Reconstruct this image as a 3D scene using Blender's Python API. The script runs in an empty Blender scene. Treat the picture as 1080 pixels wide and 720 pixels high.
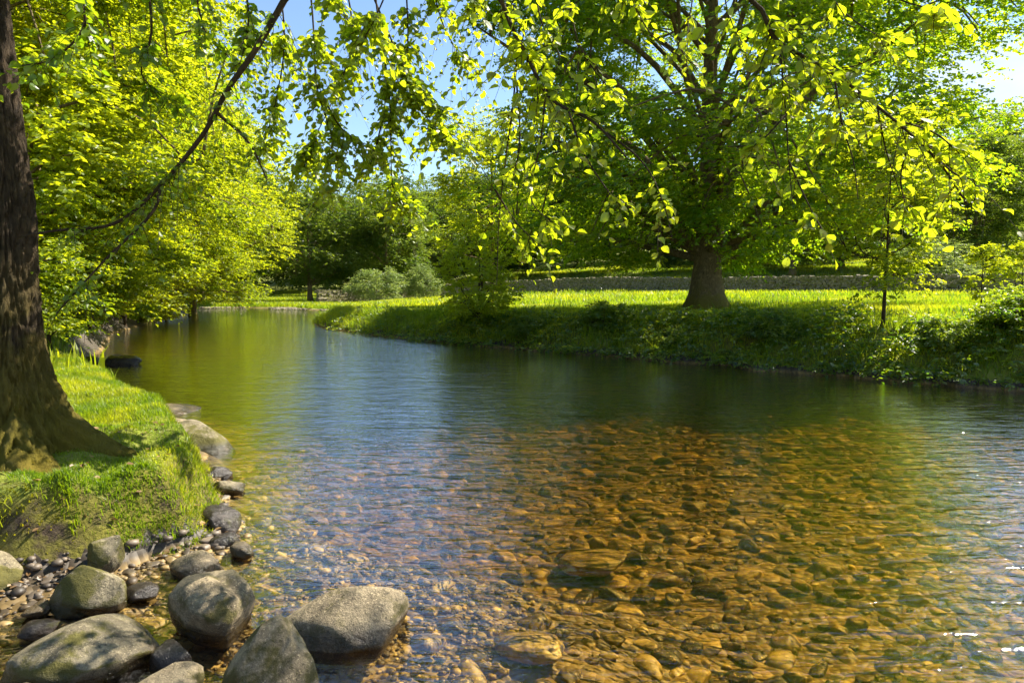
import bpy, math, random
import numpy as np
from mathutils import Vector, noise as mnoise
R = math.radians
rng = np.random.default_rng(7)
random.seed(7)
S = bpy.context.scene
COL = S.collection

# ------------------------------------------------------------------ camera, world, sun, exposure
CAM_Z, PITCH, F = 1.7, R(4.6), 720.0
cam = bpy.data.objects.new('camera', bpy.data.cameras.new('camera'))
COL.objects.link(cam)
cam.location = (0, 0, CAM_Z)
cam.rotation_euler = (R(90) - PITCH, 0, 0)
cam.data.lens = 24; cam.data.sensor_width = 36
cam.data.clip_start = 0.05; cam.data.clip_end = 3000
S.camera = cam

SUN_AZ, SUN_EL = R(60), R(47)          # azimuth measured from +Y towards +X
w = bpy.data.worlds.new('World'); S.world = w; w.use_nodes = True
nt = w.node_tree; nt.nodes.clear()
out = nt.nodes.new('ShaderNodeOutputWorld'); bg = nt.nodes.new('ShaderNodeBackground')
sky = nt.nodes.new('ShaderNodeTexSky'); sky.sky_type = 'NISHITA'; sky.sun_disc = False
sky.sun_elevation = SUN_EL; sky.sun_rotation = SUN_AZ
sky.air_density = 1.0; sky.dust_density = .2; sky.ozone_density = 3.0
tc = nt.nodes.new('ShaderNodeTexCoord'); mp = nt.nodes.new('ShaderNodeMapping')
mp.inputs['Scale'].default_value = (1.2, 1.2, 3.6); mp.inputs['Location'].default_value = (2.35, .4, 1.1)
nz = nt.nodes.new('ShaderNodeTexNoise'); nz.inputs['Scale'].default_value = 1.7
nz.inputs['Detail'].default_value = 7; nz.inputs['Roughness'].default_value = .56
rp = nt.nodes.new('ShaderNodeValToRGB'); rp.color_ramp.elements[0].position = .52; rp.color_ramp.elements[1].position = .68
mx = nt.nodes.new('ShaderNodeMix'); mx.data_type = 'RGBA'
L = nt.links.new
L(tc.outputs['Generated'], mp.inputs['Vector']); L(mp.outputs[0], nz.inputs['Vector']); L(nz.outputs['Fac'], rp.inputs[0])
sx = nt.nodes.new('ShaderNodeSeparateXYZ'); L(tc.outputs['Generated'], sx.inputs[0])
mr = nt.nodes.new('ShaderNodeMapRange'); mr.inputs['From Min'].default_value = .12; mr.inputs['From Max'].default_value = .5
mr.inputs['To Min'].default_value = .03; L(sx.outputs[0], mr.inputs[0])       # the cloud bank stands towards the right (east)
mm = nt.nodes.new('ShaderNodeMath'); mm.operation = 'MULTIPLY'; L(rp.outputs[0], mm.inputs[0]); L(mr.outputs[0], mm.inputs[1])
L(mm.outputs[0], mx.inputs[0]); L(sky.outputs[0], mx.inputs[6]); mx.inputs[7].default_value = (4.4, 4.7, 5.2, 1)
L(mx.outputs[2], bg.inputs['Color']); bg.inputs['Strength'].default_value = .08
L(bg.outputs[0], out.inputs['Surface'])

sd_ = bpy.data.lights.new('sun', 'SUN'); sd_.energy = 5.0; sd_.angle = R(.53); sd_.color = (1, .93, .80)
sun = bpy.data.objects.new('sun', sd_); COL.objects.link(sun)
sdir = Vector((math.sin(SUN_AZ) * math.cos(SUN_EL), math.cos(SUN_AZ) * math.cos(SUN_EL), math.sin(SUN_EL)))
sun.rotation_euler = sdir.to_track_quat('Z', 'Y').to_euler(); sun.location = (30, 30, 60)

vs = S.view_settings
vs.view_transform = 'Standard'; vs.look = 'None'; vs.gamma = 1; vs.use_curve_mapping = False
vs.exposure = 1.55
cy = S.cycles
cy.max_bounces = 6; cy.diffuse_bounces = 3; cy.glossy_bounces = 3; cy.transmission_bounces = 4
cy.transparent_max_bounces = 8; cy.sample_clamp_indirect = 4; cy.caustics_reflective = False; cy.caustics_refractive = False
cy.use_denoising = True; cy.use_adaptive_sampling = True; cy.adaptive_threshold = .02
try: cy.denoiser = 'OPENIMAGEDENOISE'
except Exception: pass


def at(px, py, Y):
    """point seen at pixel (px,py) of the 1080x720 photograph at depth Y along the view"""
    u = (px - 540) / F; t = (360 - py) / F
    dy = math.cos(PITCH) + t * math.sin(PITCH); dz = -math.sin(PITCH) + t * math.cos(PITCH)
    return np.array([u / dy * Y, Y, CAM_Z + dz / dy * Y])


# ------------------------------------------------------------------ materials
def mat(name):
    m = bpy.data.materials.new(name); m.use_nodes = True; m.node_tree.nodes.clear(); return m


class N:
    def __init__(s, m): s.t = m.node_tree
    def n(s, typ, **kw):
        nd = s.t.nodes.new('ShaderNode' + typ)
        for k, v in kw.items():
            if k.startswith('_'): setattr(nd, k[1:], v)
            else:
                key = k.replace('__', ' ')
                inp = nd.inputs[int(key[1:])] if key[0] == 'i' and key[1:].isdigit() else nd.inputs[key]
                if isinstance(v, bpy.types.NodeSocket): s.t.links.new(v, inp)
                else: inp.default_value = v
        return nd
    def mix(s, f, a, b, blend='MIX'):
        nd = s.n('Mix', _data_type='RGBA', _blend_type=blend)
        for i, v in ((0, f), (6, a), (7, b)):
            if isinstance(v, bpy.types.NodeSocket): s.t.links.new(v, nd.inputs[i])
            else: nd.inputs[i].default_value = v
        return nd.outputs[2]
    def math(s, op, a, b=0.0, clamp=False):
        nd = s.n('Math', _operation=op, _use_clamp=clamp)
        for i, v in ((0, a), (1, b)):
            if isinstance(v, bpy.types.NodeSocket): s.t.links.new(v, nd.inputs[i])
            else: nd.inputs[i].default_value = v
        return nd.outputs[0]
    def ramp(s, f, lo, hi):
        nd = s.n('MapRange', Value=f); nd.inputs['From Min'].default_value = lo; nd.inputs['From Max'].default_value = hi
        nd.clamp = True
        return nd.outputs[0]
    def noise(s, scale, detail=4, rough=.55, vec=None, dist=0.0):
        nd = s.n('TexNoise', Scale=scale, Detail=detail, Roughness=rough, Distortion=dist)
        if vec is not None: s.t.links.new(vec, nd.inputs['Vector'])
        return nd.outputs['Fac']
    def out(s, sh, vol=None):
        o = s.n('OutputMaterial', Surface=sh)
        if vol is not None: s.t.links.new(vol, o.inputs['Volume'])


def c4(c): return (c[0], c[1], c[2], 1)


def leaf_material(name, d0, d1, t0, t1, tmix=.5, gloss=.05):
    m = mat(name); n = N(m)
    a = n.n('Attribute', _attribute_name='tone').outputs['Fac']
    dc = n.mix(a, c4(d0), c4(d1)); tcx = n.mix(a, c4(t0), c4(t1))
    d = n.n('BsdfDiffuse', Color=dc).outputs[0]; t = n.n('BsdfTranslucent', Color=tcx).outputs[0]
    s1 = n.n('MixShader', i0=tmix, i1=d, i2=t).outputs[0]
    g = n.n('BsdfGlossy', Color=(1, 1, 1, 1), Roughness=.42).outputs[0]
    s2 = n.n('MixShader', i0=gloss, i1=s1, i2=g).outputs[0]
    n.out(s2); return m


M_near = leaf_material('leaf_near', (.045, .10, .008), (.10, .17, .010), (.26, .42, .006), (.74, .82, .012), .62, .035)
M_left = leaf_material('leaf_left_bank', (.08, .14, .008), (.18, .24, .012), (.38, .50, .008), (.80, .80, .014), .55, .02)
M_big = leaf_material('leaf_big_tree', (.04, .10, .008), (.11, .18, .010), (.26, .48, .006), (.74, .80, .012), .64, .03)
M_wood = leaf_material('leaf_wood', (.045, .085, .014), (.11, .145, .02), (.14, .25, .012), (.40, .48, .03), .5, .02)
M_painted_sun = leaf_material('leaf_bush_painted_sun', (.15, .22, .012), (.22, .27, .014), (.60, .72, .010), (.84, .86, .016), .62, .03)  # leaf colours lightened to paint in sunlight on the shaded far-bank bush
M_far = leaf_material('leaf_far_wood', (.03, .06, .012), (.075, .105, .016), (.08, .15, .010), (.25, .32, .02), .42, .02)
M_willow = leaf_material('leaf_pale', (.12, .17, .05), (.20, .25, .075), (.22, .34, .05), (.46, .52, .09), .48, .03)
M_under = leaf_material('leaf_undergrowth', (.04, .09, .008), (.13, .18, .010), (.18, .36, .008), (.68, .76, .012), .56, .055)
M_grass = leaf_material('grass_blade', (.10, .16, .008), (.24, .26, .015), (.32, .48, .008), (.76, .78, .018), .5, .02)
M_moss = leaf_material('grass_mossy', (.12, .12, .008), (.28, .23, .025), (.32, .34, .006), (.66, .56, .02), .45, .01)


def bark_material(name, c0, c1, moss, moss_amt=.5, top=1.5):
    m = mat(name); n = N(m)
    tcn = n.n('TexCoord').outputs['Object']
    mpn = n.n('Mapping', Vector=tcn, Scale=(1, 1, .30)).outputs[0]
    f1 = n.noise(17, 8, .72, mpn, 1.6); f2 = n.noise(6, 5, .6, tcn)
    col = n.mix(n.ramp(f1, .35, .65), c4(c0), c4(c1))
    col = n.mix(n.ramp(f2, .55, .75), col, c4([v * 1.4 for v in c1]))
    z = n.n('SeparateXYZ', Vector=tcn).outputs[2]
    hm = n.ramp(z, top, top * .15)
    mm = n.math('MULTIPLY', n.ramp(n.math('ADD', n.noise(3.2, 6, .6, tcn), n.math('MULTIPLY', hm, .22)), .60 - .1 * moss_amt, .72 - .1 * moss_amt), hm)
    col = n.mix(mm, col, n.mix(n.noise(9, 3), c4(moss), c4([moss[0] * 1.7, moss[1] * 1.25, moss[2]])))
    b = n.n('Bump', Strength=1.0, Distance=.045, Height=n.math('ADD', f1, n.math('MULTIPLY', n.noise(80, 4, .7, mpn), .3)))
    p = n.n('BsdfPrincipled', Base__Color=col, Roughness=.9, Normal=b.outputs[0])
    p.inputs['Specular IOR Level'].default_value = .25
    n.out(p.outputs[0]); return m


M_bark = bark_material('bark_mossy', (.020, .014, .009), (.105, .073, .042), (.12, .115, .008), 1.9, 2.0)
M_bark2 = bark_material('bark_grey', (.07, .052, .028), (.26, .19, .10), (.12, .12, .02), .5, 1.2)
M_twig = bark_material('bark_twig', (.03, .02, .01), (.085, .055, .03), (.1, .1, .02), 0, .01)


def rock_material(name, c0, c1, moss=.0, wet=.06, mosscol=(.09, .10, .012)):
    m = mat(name); n = N(m)
    g = n.n('NewGeometry'); pos = g.outputs['Position']; nrm = g.outputs['Normal']
    f = n.noise(7, 7, .62, pos); f2 = n.noise(42, 5, .7, pos); f3 = n.noise(2.3, 4, .5, pos)
    col = n.mix(n.ramp(f, .32, .68), c4(c0), c4(c1))
    col = n.mix(n.ramp(f2, .55, .72), col, c4([v * 1.35 for v in c1]))
    col = n.mix(n.ramp(f2, .46, .30), col, c4([v * .40 for v in c0]))
    col = n.mix(n.ramp(n.noise(110, 3, .7, pos), .58, .70), col, c4([v * 1.7 for v in c1]))
    rough = .78
    if moss > 0:
        nzv = n.n('SeparateXYZ', Vector=nrm).outputs[2]
        side = n.ramp(n.math('ABSOLUTE', n.math('SUBTRACT', nzv, .25)), .75, .1)
        mm = n.ramp(n.math('ADD', n.math('MULTIPLY', n.noise(5.5, 7, .68, pos), 1.0), n.math('MULTIPLY', side, .14)), .70 - .22 * moss, .80 - .22 * moss)
        col = n.mix(mm, col, n.mix(n.noise(24, 3), c4(mosscol), c4([mosscol[0] * 1.9, mosscol[1] * 1.6, mosscol[2]])))
    pz = n.n('SeparateXYZ', Vector=pos).outputs[2]
    wt = n.ramp(n.math('ADD', pz, n.math('MULTIPLY', n.math('SUBTRACT', f3, .5), .12)), wet + .03, wet - .02)
    col = n.mix(wt, col, n.mix(1.0, col, (.36, .33, .30, 1), 'MULTIPLY'))
    rg = n.n('MapRange', Value=wt); rg.inputs['To Min'].default_value = rough; rg.inputs['To Max'].default_value = .22
    cr = n.n('TexVoronoi', _feature='DISTANCE_TO_EDGE', Scale=3.1, Vector=n.n('VectorMath', i0=pos, i1=n.n('VectorMath', _operation='SCALE', i0=n.n('TexNoise', Scale=5.0, Detail=5, Vector=pos).outputs['Color'], Scale=.35).outputs[0]).outputs[0]).outputs['Distance']
    crk = n.math('MULTIPLY', n.ramp(cr, .012, .0), n.ramp(n.noise(2.6, 2, .5, pos), .60, .66))
    col = n.mix(crk, col, (.02, .016, .010, 1))
    f = n.math('SUBTRACT', f, n.math('MULTIPLY', crk, .5))
    b = n.n('Bump', Strength=1.0, Distance=.016, Height=n.math('ADD', n.math('ADD', f, n.math('MULTIPLY', f2, .55)), n.math('MULTIPLY', n.noise(150, 4, .7, pos), .28)))
    p = n.n('BsdfPrincipled', Base__Color=col, Roughness=rg.outputs[0], Normal=b.outputs[0])
    n.out(p.outputs[0]); return m


M_rock = rock_material('rock_pale', (.08, .058, .030), (.34, .265, .155), .58, .07, (.055, .05, .010))
M_rockm = rock_material('rock_mossy', (.075, .058, .032), (.26, .215, .13), .95, .07, (.06, .058, .008))
M_rockd = rock_material('rock_dark_wet', (.045, .035, .028), (.13, .105, .085), .1, .22)
M_wall = rock_material('wall_stone', (.11, .09, .06), (.36, .30, .20), .6, -5)


def cobble_material():
    m = mat('river_cobble'); n = N(m)
    g = n.n('NewGeometry'); pos = g.outputs['Position']
    rnd = n.n('ObjectInfo').outputs['Random']
    a = n.n('Attribute', _attribute_name='tone').outputs['Fac']
    r = n.math('POWER', n.math('FRACT', n.math('ADD', rnd, a)), 1.4)
    col = n.mix(r, (.07, .042, .012, 1), (.72, .49, .125, 1))
    f = n.noise(9, 6, .65, pos)
    col = n.mix(n.ramp(f, .40, .62), n.mix(1.0, col, (.32, .26, .2, 1), 'MULTIPLY'), col)
    col = n.mix(n.ramp(n.noise(40, 4, .6, pos), .56, .7), col, (.62, .42, .14, 1))
    pz = n.n('SeparateXYZ', Vector=pos).outputs[2]
    dry = n.ramp(pz, -.01, .03)
    col = n.mix(dry, col, n.mix(r, (.035, .026, .018, 1), (.17, .13, .09, 1)))
    b = n.n('Bump', Strength=.6, Distance=.01, Height=f)
    p = n.n('BsdfPrincipled', Base__Color=col, Roughness=.55, Normal=b.outputs[0])
    n.out(p.outputs[0]); return m


M_cobble = cobble_material()

m = M_bed = mat('river_bed'); n = N(m)
pos = n.n('NewGeometry').outputs['Position']
v = n.n('TexVoronoi', Vector=pos, Scale=16.0)
col = n.mix(n.ramp(n.noise(3.5, 6, .6, pos), .38, .62), (.045, .028, .010, 1), (.34, .22, .06, 1))
col = n.mix(.45, col, n.mix(n.n('SeparateColor', Color=v.outputs['Color']).outputs[0], (.05, .03, .01, 1), (.48, .31, .10, 1)))
pz = n.n('SeparateXYZ', Vector=pos).outputs[2]
col = n.mix(n.ramp(pz, .0, .06), col, n.mix(n.noise(30, 4, .7, pos), (.02, .014, .008, 1), (.075, .055, .034, 1)))
b = n.n('Bump', Strength=.8, Distance=.03, Height=n.math('SUBTRACT', 1.0, v.outputs['Distance']))
p = n.n('BsdfPrincipled', Base__Color=col, Roughness=.6, Normal=b.outputs[0]); n.out(p.outputs[0])

m = M_ground = mat('ground_turf'); n = N(m)
g = n.n('NewGeometry'); pos = g.outputs['Position']
nzv = n.n('SeparateXYZ', Vector=g.outputs['Normal']).outputs[2]
gr = n.mix(n.noise(1.4, 6, .6, pos), (.08, .12, .008, 1), (.24, .26, .016, 1))
gr = n.mix(n.ramp(n.noise(11, 5, .7, pos), .5, .75), gr, (.20, .17, .05, 1))
soil = n.mix(n.noise(14, 5, .7, pos), (.025, .016, .008, 1), (.085, .055, .028, 1))
soil = n.mix(n.ramp(n.noise(4.5, 6, .65, pos), .36, .50), soil, n.mix(n.noise(40, 4, .7, pos), (.05, .05, .006, 1), (.24, .21, .02, 1)))
col = n.mix(n.ramp(n.math('ADD', nzv, n.math('MULTIPLY', n.math('SUBTRACT', n.noise(7, 4, .6, pos), .5), .5)), .55, .8), soil, gr)
b = n.n('Bump', Strength=.8, Distance=.04, Height=n.noise(22, 6, .7, pos))
p = n.n('BsdfPrincipled', Base__Color=col, Roughness=.95, Normal=b.outputs[0]); n.out(p.outputs[0])

# water: tinted clear sheet with Fresnel reflection over an absorbing peaty volume
m = M_water = mat('river_water'); n = N(m)
pos = n.n('NewGeometry').outputs['Position']
rot = n.n('Mapping', Vector=pos, Rotation=(0, 0, R(-14)), Scale=(.42, 1.5, 1)).outputs[0]
rot2 = n.n('Mapping', Vector=pos, Rotation=(0, 0, R(12)), Scale=(.6, 1.7, 1)).outputs[0]
w1 = n.noise(1.6, 3, .5, rot, .6); w2 = n.noise(5.5, 4, .55, rot2, .5); w3 = n.noise(19, 3, .5, rot, .3)
patch = n.ramp(n.noise(.35, 3, .5, pos), .38, .62)
h = n.math('ADD', n.math('MULTIPLY', w1, 1.0), n.math('MULTIPLY', w2, .75))
h = n.math('ADD', h, n.math('MULTIPLY', w3, n.math('ADD', n.math('MULTIPLY', patch, .10), .03)))
b = n.n('Bump', Strength=1.0, Distance=.027, Height=h)
fr = n.n('Fresnel', IOR=1.40, Normal=b.outputs[0]).outputs[0]
tr = n.n('BsdfTransparent', Color=(.97, .95, .90, 1)).outputs[0]
gl = n.n('BsdfGlossy', Color=(1, 1, 1, 1), Roughness=.05, Normal=b.outputs[0]).outputs[0]
fr = n.math('MULTIPLY', fr, 2.0, True)
vol = n.n('VolumeAbsorption', Color=(.84, .70, .08, 1), Density=1.0).outputs[0]
n.out(n.n('MixShader', i0=fr, i1=tr, i2=gl).outputs[0], vol)


# ------------------------------------------------------------------ object helpers
def setp(o, label=None, cat=None, group=None, kind=None):
    for k, v in (('label', label), ('category', cat), ('group', group), ('kind', kind)):
        if v: o[k] = v
    return o


def empty(name, loc, label=None, cat=None, group=None, rz=0):
    o = bpy.data.objects.new(name, None); COL.objects.link(o)
    o.location = [float(v) for v in loc]; o.rotation_euler = (0, 0, rz)
    return setp(o, label, cat, group)


def link(name, me, material=None, parent=None, loc=None):
    o = bpy.data.objects.new(name, me); COL.objects.link(o)
    if material and not me.materials: me.materials.append(material)
    if parent: o.parent = parent
    if loc is not None: o.location = [float(v) for v in loc]
    return o


def mesh_np(name, V, loops, sizes, tone=None, smooth=False, material=None):
    me = bpy.data.meshes.new(name)
    V = np.ascontiguousarray(V, dtype=np.float32); loops = np.ascontiguousarray(loops, dtype=np.int32).ravel()
    sizes = np.ascontiguousarray(sizes, dtype=np.int32)
    me.vertices.add(len(V)); me.vertices.foreach_set('co', V.ravel())
    me.loops.add(len(loops)); me.loops.foreach_set('vertex_index', loops)
    me.polygons.add(len(sizes))
    st = np.zeros(len(sizes), np.int32); st[1:] = np.cumsum(sizes)[:-1]
    me.polygons.foreach_set('loop_start', st)
    me.polygons.foreach_set('use_smooth', np.full(len(sizes), smooth, dtype=bool))
    me.update(calc_edges=True)
    if tone is not None:
        a = me.attributes.new('tone', 'FLOAT', 'FACE'); a.data.foreach_set('value', np.ascontiguousarray(tone, dtype=np.float32))
    if material: me.materials.append(material)
    return me


def unit(v): return v / np.maximum(np.linalg.norm(v, axis=-1, keepdims=True), 1e-9)


class Geo:
    """collects vertex / face arrays"""
    def __init__(s): s.V = []; s.L = []; s.Z = []; s.T = []; s.n = 0
    def add(s, V, Fc, tone=None):
        V = np.asarray(V, float).reshape(-1, 3); Fc = np.asarray(Fc)
        s.V.append(V); s.L.append((Fc + s.n).ravel()); s.Z.append(np.full(len(Fc), Fc.shape[1]))
        s.T.append(np.zeros(len(Fc)) if tone is None else np.asarray(tone)); s.n += len(V)
    def mesh(s, name, material=None, smooth=False):
        return mesh_np(name, np.concatenate(s.V), np.concatenate(s.L), np.concatenate(s.Z), np.concatenate(s.T), smooth, material)


# leaf templates: (x along, y across, z up)
T_FAR = (np.array([(0, 0, 0), (.5, .36, .07), (1, 0, -.05), (.5, -.36, .07)]), np.array([(0, 1, 2), (0, 2, 3)]))
T_MID = (np.array([(0, 0, 0), (.3, .33, .06), (.72, .30, .04), (1, 0, -.08), (.72, -.30, .04), (.3, -.33, .06)]),
         np.array([(0, 1, 2, 3), (0, 3, 4, 5)]))
T_NEAR = (np.array([(0, 0, 0), (.14, 0, .0), (.45, 0, .0), (.75, 0, -.03), (1.0, 0, -.11),
                    (.2, .27, .06), (.47, .40, .09), (.76, .28, .05),
                    (.2, -.27, .06), (.47, -.40, .09), (.76, -.28, .05)]),
          np.array([(0, 1, 5, 5), (1, 2, 6, 5), (2, 3, 7, 6), (3, 4, 7, 7), (0, 8, 8, 1), (1, 8, 9, 2), (2, 9, 10, 3), (3, 10, 10, 4)]))


def add_leaves(geo, pos, dr, nr, size, tone, tmpl):
    """pos,dr,nr Nx3; size N"""
    tv, tf = tmpl
    x = unit(dr); z = unit(nr - (nr * x).sum(-1, keepdims=True) * x); y = np.cross(z, x)
    Nn = len(pos); k = len(tv)
    wv = rng.uniform(.68, 1.12, (Nn, 1, 1)); cv = rng.uniform(.2, 2.6, (Nn, 1, 1))
    V = pos[:, None, :] + size[:, None, None] * (tv[None, :, 0:1] * x[:, None] + wv * tv[None, :, 1:2] * y[:, None] + cv * tv[None, :, 2:3] * z[:, None])
    if tf is T_NEAR[1]:
        tri = [f for f in tf if len(set(f)) == 3]; quad = [f for f in tf if len(set(f)) == 4]
        tri = np.array([list(dict.fromkeys(f.tolist())) for f in tri]); quad = np.array(quad)
        base = geo.n
        off = np.arange(Nn)[:, None, None] * k
        geo.V.append(V.reshape(-1, 3))
        geo.L.append((tri[None] + off + base).ravel()); geo.Z.append(np.full(Nn * len(tri), 3)); geo.T.append(np.repeat(tone, len(tri)))
        geo.L.append((quad[None] + off + base).ravel()); geo.Z.append(np.full(Nn * len(quad), 4)); geo.T.append(np.repeat(tone, len(quad)))
        geo.n += Nn * k
    else:
        Fc = (tf[None] + np.arange(Nn)[:, None, None] * k).reshape(-1, tf.shape[1])
        geo.add(V, Fc, np.repeat(tone, len(tf)))


def add_sprays(geo, O, D, Ln, K, size, tone, tmpl=T_FAR, droop=.25, jit=.5, r=rng, up_w=1.0):
    """O,D Sx3, Ln S; K leaves each, in two ranks along each shoot"""
    Sn = len(O); t = (np.arange(K) + .4) / K
    D = unit(D)
    t = np.clip(t[None, :] + r.normal(0, .04, (Sn, K)), .02, 1.0)
    P = O[:, None] + D[:, None] * (Ln[:, None, None] * t[..., None])
    P[..., 2] -= droop * Ln[:, None] * t ** 2
    up = np.array([0, 0, 1.0])
    side = unit(np.cross(D, up) + 1e-4)
    sg = np.where(np.arange(K) % 2 == 0, 1.0, -1.0)[None, :, None]
    ld = D[:, None] * .55 + side[:, None] * sg * .85 + r.normal(0, .3, (Sn, K, 3)); ld[..., 2] -= .25
    nr = up * up_w + r.normal(0, jit, (Sn, K, 3)) + r.normal(0, .35, (Sn, 1, 3))
    sz = size * r.uniform(.5, 1.35, (Sn, K)) * (1.0 - .25 * t)
    tn = np.clip(tone[:, None] + r.normal(0, .2, (Sn, K)), 0, 1)
    add_leaves(geo, P.reshape(-1, 3), ld.reshape(-1, 3), nr.reshape(-1, 3), sz.ravel(), tn.ravel(), tmpl)


def add_tube(geo, pts, rad, n=6, wob=0.0, r=rng, lobes=None, cap=True):
    pts = np.asarray(pts, float); rad = np.asarray(rad, float); m_ = len(pts)
    tg = np.gradient(pts, axis=0); tg = unit(tg)
    ref = np.array([1.0, 0, 0]) if abs(tg[0, 0]) < .8 else np.array([0, 1.0, 0])
    a = unit(ref - (tg @ ref)[:, None] * tg); b = np.cross(tg, a)
    th = np.linspace(0, 2 * math.pi, n, endpoint=False)
    rr = rad[:, None] * (1 + (r.normal(0, wob, (m_, n)) if wob else 0))
    if lobes is not None: rr = rr * lobes(th, pts)
    V = pts[:, None] + rr[..., None] * (np.cos(th)[None, :, None] * a[:, None] + np.sin(th)[None, :, None] * b[:, None])
    i = np.arange(m_ - 1)[:, None] * n; j = np.arange(n)[None]; j2 = (j + 1) % n
    Fc = np.stack([i + j, i + j2, i + n + j2, i + n + j], -1).reshape(-1, 4)
    geo.add(V.reshape(-1, 3), Fc)
    if cap:
        e = V[-1]; geo.add(np.vstack([e, pts[-1] + tg[-1] * rad[-1]]), np.array([(k, (k + 1) % n, n) for k in range(n)]))


def smooth_path(ctrl, n):
    """Catmull-Rom through control points"""
    c = np.asarray(ctrl, float); c = np.vstack([2 * c[0] - c[1], c, 2 * c[-1] - c[-2]])
    o = []; seg = len(c) - 3
    for u in np.linspace(0, seg, n):
        k = min(int(u), seg - 1); t = u - k; p0, p1, p2, p3 = c[k:k + 4]
        o.append(.5 * ((2 * p1) + (-p0 + p2) * t + (2 * p0 - 5 * p1 + 4 * p2 - p3) * t ** 2 + (-p0 + 3 * p1 - 3 * p2 + p3) * t ** 3))
    return np.array(o)


# value noise on a lattice
_lat = np.random.default_rng(3).random((256, 256))
def vnoise(x, y):
    x = np.asarray(x, float); y = np.asarray(y, float)
    xi = np.floor(x).astype(int); yi = np.floor(y).astype(int); fx = x - xi; fy = y - yi
    fx = fx * fx * (3 - 2 * fx); fy = fy * fy * (3 - 2 * fy)
    g = lambda a, b: _lat[a % 256, b % 256]
    return (g(xi, yi) * (1 - fx) + g(xi + 1, yi) * fx) * (1 - fy) + (g(xi, yi + 1) * (1 - fx) + g(xi + 1, yi + 1) * fx) * fy
def fbm(x, y, o=4):
    s = 0; a = .5
    for k in range(o): s = s + a * vnoise(x * 2 ** k + 17 * k, y * 2 ** k - 9 * k); a *= .5
    return s


# ------------------------------------------------------------------ terrain
LEFT = np.array([(-3.35, 3.62), (-2.75, 3.72), (-2.38, 3.92), (-2.08, 4.35), (-2.12, 4.9), (-2.45, 5.5), (-2.95, 6.3), (-3.7, 7.3),
                 (-4.8, 8.6), (-6.0, 10.1), (-7.6, 12.0), (-9.4, 14.8), (-11.8, 19.2), (-14.5, 24), (-16.4, 29), (-18.2, 35), (-19.3, 40), (-24, 46),
                 (-40, 51), (-90, 54), (-600, 60), (-600, -80), (80, -80), (60, -20), (12, -8), (4, -3), (0, -1.2), (-2.6, .4), (-3.9, 2.2)])
RIGHT = np.array([(90, -8), (40, 1), (20, 6), (11, 9.6), (8.4, 11.2), (6.5, 12.8), (4.9, 14.2), (3.4, 15.8), (1.9, 17.2), (.4, 18.4), (-1.7, 20.4), (-3.2, 22),
                  (-4.9, 24), (-6.5, 26.2), (-7.9, 28.4), (-9.0, 30.8), (-9.4, 33), (-10.2, 38), (-10.6, 44), (-13, 48.5), (-20, 53), (-40, 58), (-90, 61), (-600, 68),
                  (-600, 900), (900, 900), (900, -8)])


def sdist(P, x, y):
    """positive outside the land polygon"""
    x = np.asarray(x, float); y = np.asarray(y, float)
    d = np.full(x.shape, 1e9); ins = np.zeros(x.shape, bool)
    for k in range(len(P)):
        ax, ay = P[k]; bx, by = P[(k + 1) % len(P)]; ex, ey = bx - ax, by - ay
        t = np.clip(((x - ax) * ex + (y - ay) * ey) / (ex * ex + ey * ey), 0, 1)
        d = np.minimum(d, (x - ax - t * ex) ** 2 + (y - ay - t * ey) ** 2)
        if ay != by:
            cr = ((ay > y) != (by > y)) & (x < ex * (y - ay) / (by - ay) + ax); ins ^= cr
    d = np.sqrt(d); return np.where(ins, -d, d)


def sst(a, b, v):
    t = np.clip((v - a) / (b - a), 0, 1); return t * t * (3 - 2 * t)


def DL(x, y):
    return sdist(LEFT, x, y) + (fbm(x * 1.3, y * 1.3, 3) - .45) * .22 * sst(2, 5, np.hypot(x, y))


def DR(x, y):
    return sdist(RIGHT, x, y) + (fbm(x * 1.3, y * 1.3, 3) - .45) * 1.1 + (fbm(x * .28 + 3, y * .28, 2) - .36) * 4.5 * sst(42, 48, y)


def height(x, y):
    x = np.asarray(x, float); y = np.asarray(y, float)
    dl = DL(x, y); dr = DR(x, y)
    near = sst(10, 5, y) * sst(-12, -6, x)
    # river bed
    dep_l = near * (-.05 + .17 * dl + .35 * dl * sst(4.3, 5.2, y)) + (1 - near) * (-.03 + .22 * dl)
    dep = np.minimum(np.minimum(dep_l, .10 + .45 * dr), .50 + .25 * fbm(x * .22, y * .22, 2))
    z = -dep + (fbm(x * 2.2, y * 2.2, 3) - .45) * .10
    # left land
    il = np.maximum(-dl, 0)
    zl = .10 + .42 * sst(0, .24, il) + .028 * np.minimum(il, 40) + (fbm(x * 1.1 + 5, y * 1.1, 4) - .47) * .28 * sst(0, .5, il) + (fbm(x * 3.7 + 5, y * 3.7, 3) - .44) * .22 * sst(0, .2, il) * near
    z = np.where(dl < 0, zl, z)
    # right land
    ir = np.maximum(-dr, 0)
    lvl = .66 + .45 * sst(-2, 18, x) - .38 * sst(0, -12, x) * sst(22, 40, y)
    lvl = lvl * (1 - .75 * sst(44, 50, y) * sst(-9, -13, x))
    zr = lvl * sst(-.35, 1.3, ir) + .10 * fbm(x * .5, y * .5, 3) * sst(0, 3, ir) + .08 * (fbm(x * 2, y * 2, 3) - .4)
    zr = zr + 2.6 * sst(62, 100, y + .62 * np.maximum(x, 0)) * sst(-20, 0, x) + 38 * sst(95, 330, y + .25 * x + .15 * np.abs(x)) * 1.0
    z = np.where(dr < 0, np.maximum(zr, .03), z)
    return z


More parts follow.
